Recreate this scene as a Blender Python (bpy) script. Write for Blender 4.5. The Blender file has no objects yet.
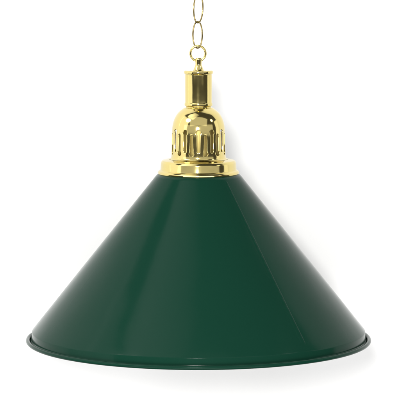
import bpy, bmesh, math, random
from mathutils import Vector, Matrix
from mathutils.geometry import delaunay_2d_cdt

C = bpy.context.scene
COL = C.collection
S = 0.0011                       # one unit of the drawing = 1.1 mm (shade about 38 cm wide)
R = math.radians

# ------------------------------------------------------------------ camera
ELEV = R(6.4); DIST = 2840.0
AIM = Vector((1.5, 0.0, 140.6))
CAM = AIM + DIST * Vector((0, -math.cos(ELEV), math.sin(ELEV)))
cd = bpy.data.cameras.new('camera'); cam = bpy.data.objects.new('camera', cd); COL.objects.link(cam)
cd.sensor_width = 36.0; cd.lens = 36.0 * DIST / 400.0
cd.clip_start = 0.05; cd.clip_end = 60
cam.location = CAM * S
cam.rotation_euler = (AIM - CAM).to_track_quat('-Z', 'Y').to_euler()
C.camera = cam
C.render.resolution_x = 1024; C.render.resolution_y = 1024

# ------------------------------------------------------------------ world, lamps, exposure
w = bpy.data.worlds.new('World'); C.world = w; w.use_nodes = True
bg = w.node_tree.nodes['Background']
bg.inputs[0].default_value = (1.0, 0.97, 0.93, 1); bg.inputs[1].default_value = 0.06
C.view_settings.view_transform = 'Standard'; C.view_settings.look = 'None'
C.view_settings.exposure = 0.46; C.view_settings.gamma = 1

def softbox(name, loc, target, sx, sy, radiance, color=(1, 1, 1), shape='RECTANGLE', spread=180):
    l = bpy.data.lights.new(name, 'AREA'); l.shape = shape
    l.size = sx * S; l.size_y = sy * S
    a = sx * sy * S * S * (1 if shape in ('RECTANGLE', 'SQUARE') else math.pi / 4)
    l.energy = radiance * math.pi * a; l.color = color; l.spread = R(spread)
    o = bpy.data.objects.new(name, l); COL.objects.link(o)
    o.location = Vector(loc) * S
    o.rotation_euler = (Vector(target) - Vector(loc)).to_track_quat('-Z', 'Y').to_euler()
    return o

def polar(az, el, d, c=(0, 0, 150)):      # az: 0 towards the camera, + to the right
    return Vector(c) + d * Vector((math.sin(R(az)) * math.cos(R(el)), -math.cos(R(az)) * math.cos(R(el)), math.sin(R(el))))

CT = (0, 0, 150)
softbox('key_lamp', polar(-3.2, 10.4, 2600), CT, 360, 360, 90, (1, 0.985, 0.96), 'DISK')
softbox('front_left_fill', polar(-35, 12.5, 3300), CT, 4000, 1340, 0.5)
softbox('front_right_fill', polar(35, 12.5, 3300), CT, 4000, 1340, 0.5)
softbox('front_softbox', polar(0, 42, 1800), CT, 2600, 1150, 0.55)
softbox('overhead_softbox', (-480, -520, 1700), (390, -100, 200), 900, 1000, 0.2, (1, 1, 1), 'RECTANGLE', 66)
softbox('low_fill', polar(0, -24, 1800), CT, 3200, 900, 2.6)  # added fill from below, no known source; lifts the wall under the rim
softbox('left_softbox', polar(-76, 20, 1500), CT, 1250, 1500, 1.1)
softbox('right_softbox', polar(98, 12, 1500), CT, 850, 900, 1.0)
softbox('top_left_softbox', polar(-56, 40, 1300), CT, 480, 380, 4, (1, 1, 1), 'ELLIPSE')
softbox('top_right_softbox', polar(72, 36, 1300), CT, 220, 220, 5, (1, 1, 1), 'DISK')

# ------------------------------------------------------------------ materials
def mat(name):
    m = bpy.data.materials.new(name); m.use_nodes = True
    nt = m.node_tree
    return m, nt, nt.nodes['Principled BSDF']

def noise_bump(nt, b, scale, strength, dist, detail=2):
    n = nt.nodes.new('ShaderNodeTexNoise'); n.inputs['Scale'].default_value = scale; n.inputs['Detail'].default_value = detail
    tc = nt.nodes.new('ShaderNodeTexCoord'); nt.links.new(tc.outputs['Object'], n.inputs['Vector'])
    bp = nt.nodes.new('ShaderNodeBump'); bp.inputs['Strength'].default_value = strength; bp.inputs['Distance'].default_value = dist
    nt.links.new(n.outputs['Fac'], bp.inputs['Height'])
    return bp

def make_brass(name, col, rough, sc=18, st=0.25):
    m, nt, b = mat(name)
    b.inputs['Base Color'].default_value = (*col, 1); b.inputs['Metallic'].default_value = 1
    b.inputs['Roughness'].default_value = rough
    n = nt.nodes.new('ShaderNodeTexNoise'); n.inputs['Scale'].default_value = 60; n.inputs['Detail'].default_value = 4
    tc = nt.nodes.new('ShaderNodeTexCoord'); nt.links.new(tc.outputs['Object'], n.inputs['Vector'])
    mr = nt.nodes.new('ShaderNodeMapRange'); mr.inputs[3].default_value = rough * 0.7; mr.inputs[4].default_value = rough * 1.4
    nt.links.new(n.outputs['Fac'], mr.inputs[0]); nt.links.new(mr.outputs[0], b.inputs['Roughness'])
    bp = noise_bump(nt, b, sc, st, 0.002); nt.links.new(bp.outputs[0], b.inputs['Normal'])
    return m

BRASS = make_brass('polished_brass', (0.63, 0.52, 0.205), 0.10, 40, 0.18)
SATIN = make_brass('satin_brass', (0.46, 0.37, 0.13), 0.5, 40, 0.1)
WIRE = make_brass('chain_brass', (0.30, 0.235, 0.10), 0.16)

GREEN, nt, b = mat('green_enamel')
b.inputs['Base Color'].default_value = (0.0052, 0.034, 0.0205, 1)
b.inputs['Roughness'].default_value = 0.13
b.inputs['IOR'].default_value = 1.17
bp1 = noise_bump(nt, b, 11, 0.45, 0.004, 1.5)
bp2 = noise_bump(nt, b, 420, 0.06, 0.0004, 2)
n = nt.nodes.new('ShaderNodeTexNoise'); n.inputs['Scale'].default_value = 22; n.inputs['Detail'].default_value = 6
tc = nt.nodes.new('ShaderNodeTexCoord'); nt.links.new(tc.outputs['Object'], n.inputs['Vector'])
mr = nt.nodes.new('ShaderNodeMapRange'); mr.inputs[3].default_value = 0.08; mr.inputs[4].default_value = 0.2
nt.links.new(n.outputs['Fac'], mr.inputs[0]); nt.links.new(mr.outputs[0], b.inputs['Roughness'])
nt.links.new(bp1.outputs[0], bp2.inputs['Normal']); nt.links.new(bp2.outputs[0], b.inputs['Normal'])

INNER, nt, b = mat('white_enamel')
b.inputs['Base Color'].default_value = (0.8, 0.8, 0.78, 1); b.inputs['Roughness'].default_value = 0.3

WALL, nt, b = mat('white_wall_paint')
b.inputs['Base Color'].default_value = (0.9, 0.9, 0.9, 1); b.inputs['Roughness'].default_value = 0.9
b.inputs['Specular IOR Level'].default_value = 0.1
bp = noise_bump(nt, b, 350, 0.05, 0.0005); nt.links.new(bp.outputs[0], b.inputs['Normal'])

# ------------------------------------------------------------------ helpers
def link(name, me, m, parent=None, sharp=35):
    for mm in (m if isinstance(m, (list, tuple)) else [m]): me.materials.append(mm)
    for p in me.polygons: p.use_smooth = True
    if sharp: me.set_sharp_from_angle(angle=R(sharp))
    o = bpy.data.objects.new(name, me); COL.objects.link(o)
    if parent: o.parent = parent
    return o

def mesh_from(verts, faces, name='m'):
    me = bpy.data.meshes.new(name)
    me.from_pydata([tuple(c * S for c in v) for v in verts], [], faces)
    bm = bmesh.new(); bm.from_mesh(me)
    bmesh.ops.remove_doubles(bm, verts=bm.verts, dist=1e-6)
    bmesh.ops.recalc_face_normals(bm, faces=bm.faces)
    bm.to_mesh(me); bm.free(); me.update()
    return me

def lv(y, r):
    """silhouette point measured in the drawing (height y from the top, half width r) -> real (r, z)"""
    f = (AIM - CAM).normalized(); up = Vector((0, math.sin(ELEV), math.cos(ELEV)))
    d = f + up * ((200.0 - y) / DIST)
    t = -CAM.y / d.y
    return (r * t / DIST, CAM.z + t * d.z)

def fillet(pts, n=5):
    """pts: (r, z, radius); rounds the corners of the polyline"""
    out = []
    for i, (x, z, rad) in enumerate(pts):
        if rad <= 0 or i in (0, len(pts) - 1): out.append((x, z)); continue
        p = Vector((x, z)); a = Vector(pts[i - 1][:2]) - p; c = Vector(pts[i + 1][:2]) - p
        la, lc = a.length, c.length; a /= la; c /= lc
        ang = a.angle(c); t = min(rad / math.tan(ang / 2), la * 0.48, lc * 0.48)
        p0, p1 = p + a * t, p + c * t
        for k in range(n + 1):
            u = k / n
            q = p0 * (1 - u) ** 2 + p * 2 * u * (1 - u) + p1 * u * u
            out.append((q.x, q.y))
    return out

def catmull(pts, n=8):
    out = []
    P = [Vector(p) for p in pts]
    for i in range(len(P) - 1):
        p0 = P[i - 1] if i else P[0] * 2 - P[1]; p1, p2 = P[i], P[i + 1]
        p3 = P[i + 2] if i + 2 < len(P) else P[-1] * 2 - P[-2]
        for k in range(n):
            t = k / n
            q = 0.5 * (2 * p1 + (p2 - p0) * t + (2 * p0 - 5 * p1 + 4 * p2 - p3) * t * t + (3 * p1 - p0 - 3 * p2 + p3) * t ** 3)
            out.append((q.x, q.y))
    out.append(tuple(P[-1])); return out

def lathe(prof, n=192, closed=False):
    v, f = [], []
    m = len(prof)
    for k in range(n):
        a = 2 * math.pi * k / n
        for r, z in prof: v.append((r * math.sin(a), -r * math.cos(a), z))
    for k in range(n):
        k2 = (k + 1) % n
        for i in range(m - (0 if closed else 1)):
            j = (i + 1) % m
            f.append((k * m + i, k2 * m + i, k2 * m + j, k * m + j))
    return v, f

def sweep(path, rad, n=12, closed=True):
    v, f = [], []
    P = [Vector(p) for p in path]; L = len(P)
    prev = None
    for i in range(L):
        t = (P[(i + 1) % L] - P[i - 1]) if closed else (P[min(i + 1, L - 1)] - P[max(i - 1, 0)])
        t.normalize()
        if prev is None: prev = t.orthogonal().normalized()
        nrm = (prev - t * prev.dot(t)).normalized(); prev = nrm
        bn = t.cross(nrm)
        for k in range(n):
            a = 2 * math.pi * k / n
            v.append(P[i] + (nrm * math.cos(a) + bn * math.sin(a)) * rad)
    for i in range(L if closed else L - 1):
        j = (i + 1) % L
        # closed loops here are planar, so the frame returns to itself
        for k in range(n):
            k2 = (k + 1) % n
            f.append((i * n + k, i * n + k2, j * n + k2, j * n + k))
    return v, f

def thing(name, label, cat, loc=(0, 0, 0)):
    o = bpy.data.objects.new(name, None); COL.objects.link(o); o.empty_display_size = 0.02
    o.location = loc; o['label'] = label; o['category'] = cat
    return o

# ------------------------------------------------------------------ the wall behind
WD = 186.0
WL, WR, WZ0, WZ1 = -2200, 1150, -1500, 2000
wv = [(WL, WD, WZ0), (WR, WD, WZ0), (WR, WD, WZ1), (WL, WD, WZ1),
      (WL, WD + 60, WZ0), (WR, WD + 60, WZ0), (WR, WD + 60, WZ1), (WL, WD + 60, WZ1)]
wf = [(0, 1, 2, 3), (5, 4, 7, 6), (4, 0, 3, 7), (1, 5, 6, 2), (3, 2, 6, 7), (4, 5, 1, 0)]
wall = link('wall', mesh_from(wv, wf, 'wall'), WALL, None, 30); wall['kind'] = 'structure'

# ------------------------------------------------------------------ the lamp
lamp = thing('pendant_lamp', 'dark green cone-shaped pendant lamp with polished brass cap, hanging before a white wall', 'lamp')

# --- shade: cone, upright band and flange, one enamelled sheet
TOP = lv(174.0, 40.5); BOT = lv(330.2, 166.4)
band = lv(337.6, 166.9)
out_prof = fillet([(34, TOP[1] + 1.5, 0), (TOP[0] - 0.5, TOP[1] + 0.9, 0), (*lv(176.2, 43.0), 2.0), (BOT[0], BOT[1], 1.6),
                   (band[0], band[1], 2.2), (169.6, band[1] - 2.4, 0)], 6)
th = 1.1
in_prof = [(169.4, band[1] - 3.5), (band[0] - th, band[1] - 1.2), (BOT[0] - th, BOT[1] - 1.0), (TOP[0] + 0.5, TOP[1] - 3.0), (34, TOP[1] - 1.5)]
# subdivide the long cone wall so its slight unevenness can be real
prof = []
for i, p in enumerate(out_prof):
    if i:
        q = out_prof[i - 1]; d = math.hypot(p[0] - q[0], p[1] - q[1]); k = max(1, int(d / 8))
        for j in range(1, k): prof.append((q[0] + (p[0] - q[0]) * j / k, q[1] + (p[1] - q[1]) * j / k))
    prof.append(p)
no = len(prof)
v, f = lathe(prof + in_prof, 256, True)
me = mesh_from(v, f, 'lamp_shade')
shade = link('lamp_shade', me, [GREEN, INNER], lamp, 50)
for p in me.polygons:
    c = p.center / S; rr = math.hypot(c.x, c.y)
    n = p.normal; rad = (n.x * c.x + n.y * c.y) / max(rr, 1e-6)
    if (rad < -0.2 or (rad < 0.2 and n.z < -0.5)): p.material_index = 1
# --- rolled rim bead
rz = lv(339.0, 171)[1]
bead = [(171.3 + 2.05 * math.cos(2 * math.pi * k / 20), rz + 2.05 * math.sin(2 * math.pi * k / 20)) for k in range(20)]
v, f = lathe(bead, 256, True)
rim = link('rolled_rim', mesh_from(v, f, 'rolled_rim'), GREEN, shade, 0)
# --- lapped seam with its row of spot welds
def cone_pt(s, off, phi, lift):
    a = Vector((lv(177.2, 43.8)[0], 0, lv(177.2, 0)[1])); c = Vector((BOT[0], 0, BOT[1]))
    p = a.lerp(c, s); nrm = Vector((-(c.z - a.z), 0, c.x - a.x)).normalized()
    p = p + nrm * lift
    ph = phi + off / max(p.x, 1)
    return (p.x * math.sin(ph), -p.x * math.cos(ph), p.z)
v, f = [], []
NS, NB_, PH = 240, 0, R(39.5)
def band_pt(t, off, phi, lift):
    r = BOT[0] + (band[0] - BOT[0]) * t + lift; ph = phi + off / r
    return (r * math.sin(ph), -r * math.cos(ph), BOT[1] + 0.3 + (band[1] + 1.6 - BOT[1]) * t)
cross = [(-6.5, -0.25), (-5.2, 0.03), (-3.6, 0.15), (-2.4, 0.2), (-1.2, 0.19), (-0.5, 0.13), (0.2, 0.03), (0.6, -0.3)]
for i in range(NS + 1):
    s = i / NS
    for (o_, l_) in cross:
        d = (i % 10) - 5
        dent = 0.09 * math.exp(-(d * d) / 5.0) * math.exp(-((o_ + 2.2) ** 2) / 1.6)
        t = max(0.0, (s - 0.93) / 0.07)
        v.append(cone_pt(0.004 + s * 0.998, o_ * (0.5 + 0.5 * s), PH, (l_ * 0.7 - dent) * (1 - t) - 0.35 * t * t))
for i in range(NB_):
    for (o_, l_) in cross: v.append(band_pt((i + 0.5) / NB_, o_, PH, l_))
m_ = len(cross)
for i in range(NS + NB_):
    for j in range(m_ - 1):
        f.append((i * m_ + j, i * m_ + j + 1, (i + 1) * m_ + j + 1, (i + 1) * m_ + j))
seam = link('seam', mesh_from(v, f, 'seam'), GREEN, shade, 0)

# --- brass base ring
bp_ = [(24, *(lv(158.9, 26)[1:]), 0), (*lv(158.9, 30.0), 1.0), (*lv(160.2, 36.2), 1.8), (*lv(162.4, 37.75), 1.2), (*lv(169.6, 38.1), 0.8),
       (*lv(170.6, 39.8), 0.9), (*lv(171.9, 40.8), 0.9), (*lv(173.3, 40.6), 0.9), (*lv(174.3, 39.3), 0.6), (*lv(174.2, 30.0), 0)]
v, f = lathe(fillet(bp_, 6), 256)
link('base_ring', mesh_from(v, f, 'base_ring'), BRASS, lamp)

# --- pierced dome with alternating keyhole slots
dome_prof = catmull([lv(107.6, 14.2), lv(108.6, 15.6), lv(110.4, 18.0), lv(113.2, 20.9), lv(117.5, 23.6), lv(122, 25.3), lv(127, 26.3), lv(134, 26.75),
                     lv(142, 26.9), lv(150, 27.0), lv(156, 27.25), lv(157.8, 27.9), lv(158.7, 29.4)], 10)
dz0, dz1 = dome_prof[-1][1], dome_prof[0][1]
# arc-length parametrisation
arc = [0.0]
for a, c in zip(dome_prof, dome_prof[1:]): arc.append(arc[-1] + math.hypot(a[0] - c[0], a[1] - c[1]))
def dome_at(s):
    s = min(max(s, 0), arc[-1])
    lo = 0
    for i in range(len(arc) - 1):
        if arc[i] <= s: lo = i
    t = (s - arc[lo]) / max(arc[lo + 1] - arc[lo], 1e-9)
    a, c = dome_prof[lo], dome_prof[lo + 1]
    return a[0] + (c[0] - a[0]) * t, a[1] + (c[1] - a[1]) * t, c[0] - a[0], c[1] - a[1]
def s_of_y(y):
    z = lv(y, 27)[1]
    for i in range(len(arc) - 1):
        if dome_prof[i][1] >= z >= dome_prof[i + 1][1]:
            t = (dome_prof[i][1] - z) / (dome_prof[i][1] - dome_prof[i + 1][1]); return arc[i] + t * (arc[i + 1] - arc[i])
RB, HW, UR = 2.45, 1.35, 27.0
def keyhole(u0, sb, se, off, n1=22, n2=10):
    """outline: bulb centred at (u0, sb), stem running to se (rounded)"""
    rb, hw = RB + off, HW + off
    up = 1 if se > sb else -1
    a0 = math.asin(hw / rb); pts = []
    for k in range(n1 + 1):
        a = a0 + (2 * math.pi - 2 * a0) * k / n1
        pts.append((u0 + rb * math.sin(a), sb + up * rb * math.cos(a)))
    for k in range(n2 + 1):
        a = math.pi * k / n2
        pts.append((u0 - hw * math.cos(a), (se - up * HW) + up * hw * math.sin(a)))
    return pts
def inside(u, s, kh, off):
    u0, sb, se = kh
    if math.hypot(u - u0, s - sb) < RB + off: return True
    lo, hi = sorted((sb, se - (HW if se > sb else -HW)))
    if lo <= s <= hi and abs(u - u0) < HW + off: return True
    return math.hypot(u - u0, s - (se - (HW if se > sb else -HW))) < HW + off
khs = [(0.0, s_of_y(130.7), s_of_y(150.6)), (R(15) * UR, s_of_y(151.6), s_of_y(132.6))]
EB = 0.5
U0, U1 = -R(7.5) * UR, R(22.5) * UR
pts, edges = [], []
loops = []
for kh in khs:
    L = keyhole(*kh, EB); st = len(pts); pts += L
    edges += [(st + i, st + (i + 1) % len(L)) for i in range(len(L))]
    loops.append((st, len(L), kh))
NV, NU = 110, 26
nb = len(pts)
for j in range(NV + 1):
    s = arc[-1] * j / NV
    for i in range(NU + 1):
        u = U0 + (U1 - U0) * i / NU
        if 0 < i < NU and any(inside(u, s, kh, EB + 0.18) for kh in khs): continue
        pts.append((u, s))
r_ = delaunay_2d_cdt([Vector(p) for p in pts], edges, [], 0, 1e-5)
P2 = [tuple(p) for p in r_[0]]
omap = {}
for i, src in enumerate(r_[3]):
    for k in src: omap[k] = i
T2 = []
for t in r_[2]:
    cu = sum(P2[i][0] for i in t) / len(t); cs = sum(P2[i][1] for i in t) / len(t)
    if not any(inside(cu, cs, kh, EB - 0.02) for kh in khs): T2.append(tuple(t))
def dome3(u, s, depth, rot):
    r, z, dr, dzz = dome_at(s); l = math.hypot(dr, dzz); nr, nz = -dzz / l, dr / l
    a = u / UR + rot
    r2 = r - nr * depth
    return (r2 * math.sin(a), -r2 * math.cos(a), z - nz * depth)
v, f = [], []
for k in range(12):
    rot = k * R(30)
    b0 = len(v); v += [dome3(u, s, 0, rot) for u, s in P2]
    b1 = len(v); v += [dome3(u, s, 1.3, rot) for u, s in P2]
    f += [tuple(b0 + i for i in t) for t in T2]
    f += [tuple(b1 + i for i in reversed(t)) for t in T2]
    for st, n, kh in loops:
        ou = [b0 + omap[st + i] for i in range(n)]; inn = [b1 + omap[st + i] for i in range(n)]
        mid = []
        for off, dep in ((0.2, 0.10), (0.0, 0.40), (0.0, 1.0)):
            m0 = len(v); L = keyhole(*kh, off); v += [dome3(u, s, dep, rot) for u, s in L]; mid.append([m0 + i for i in range(n)])
        seq = [ou] + mid + [inn]
        for A, B in zip(seq, seq[1:]):
            for i in range(n): j = (i + 1) % n; f.append((A[i], A[j], B[j], B[i]))
link('pierced_dome', mesh_from(v, f, 'pierced_dome'), BRASS, lamp, 60)

# --- lamp holder seen through the slots
hp = fillet([(0.01, lv(116, 0)[1], 0), (13, lv(116, 0)[1], 2), (16.5, lv(121, 0)[1], 2), (21.5, lv(126, 0)[1], 2), (22.0, lv(160, 0)[1], 0)], 5)
v, f = lathe(hp, 96)
link('lamp_holder', mesh_from(v, f, 'lamp_holder'), SATIN, lamp)

# --- neck: flanged tube
np_ = fillet([(2.5, lv(70.2, 0)[1], 0), (*lv(70.3, 13.4), 0.6), (*lv(70.9, 14.7), 0.8), (*lv(73.2, 14.7), 0.8), (*lv(74.2, 13.5), 0.5),
              (*lv(102.3, 13.4), 0.5), (*lv(103.0, 14.0), 0.8), (*lv(105.4, 14.1), 0.8), (*lv(106.3, 12.6), 0.4), (*lv(107.2, 12.6), 0.3), (*lv(107.6, 14.3), 0)], 5)
v, f = lathe(np_, 192)
link('neck', mesh_from(v, f, 'neck'), BRASS, lamp)
# --- stem and hanging loop
sp = fillet([(0.01, lv(57.8, 0)[1], 0), (2.6, lv(57.8, 0)[1], 0.8), (3.3, lv(59.4, 0)[1], 0.6), (3.1, lv(65.0, 0)[1], 4), (4.9, lv(69.4, 0)[1], 0.9), (5.7, lv(70.4, 0)[1], 0)], 6)
v, f = lathe(sp, 64)
link('stem', mesh_from(v, f, 'stem'), BRASS, lamp)
lc = lv(53.4, 0)[1]
v, f = sweep([(-0.5 + 7.5 * math.sin(2 * math.pi * k / 72), 0, lc + 7.5 * math.cos(2 * math.pi * k / 72)) for k in range(72)], 1.15, 14)
link('hanging_loop', mesh_from(v, f, 'hanging_loop'), BRASS, lamp, 0)

# ------------------------------------------------------------------ the chain
CB = lv(48, 0)[1]
chain = thing('chain', 'thin brass chain of long oval links holding up the green lamp', 'chain', (0, 0, CB * S))
def oval(hw, hh, n=96):
    out = []
    for k in range(n):
        a = 2 * math.pi * k / n
        c, s = math.cos(a), math.sin(a)
        out.append((hw * math.copysign(abs(c) ** 0.92, c), 0, hh * math.copysign(abs(s) ** 1.05, s)))
    return out
for yc, hh, xw, xo, rot in ((34.8, 13.2, 5.0, -0.9, -38), (8.4, 14.2, 4.9, -0.2, 40)):
    hw = xw / math.cos(R(rot)) * 0.93
    v, f = sweep(oval(hw, hh), 0.78, 12)
    l = link('link', mesh_from(v, f, 'link'), WIRE, chain, 0)
    l.location = Vector((xo, 0, lv(yc, 0)[1] - CB)) * S
    l.rotation_euler = (0, R(2.5 if yc < 20 else 1.0), R(rot))
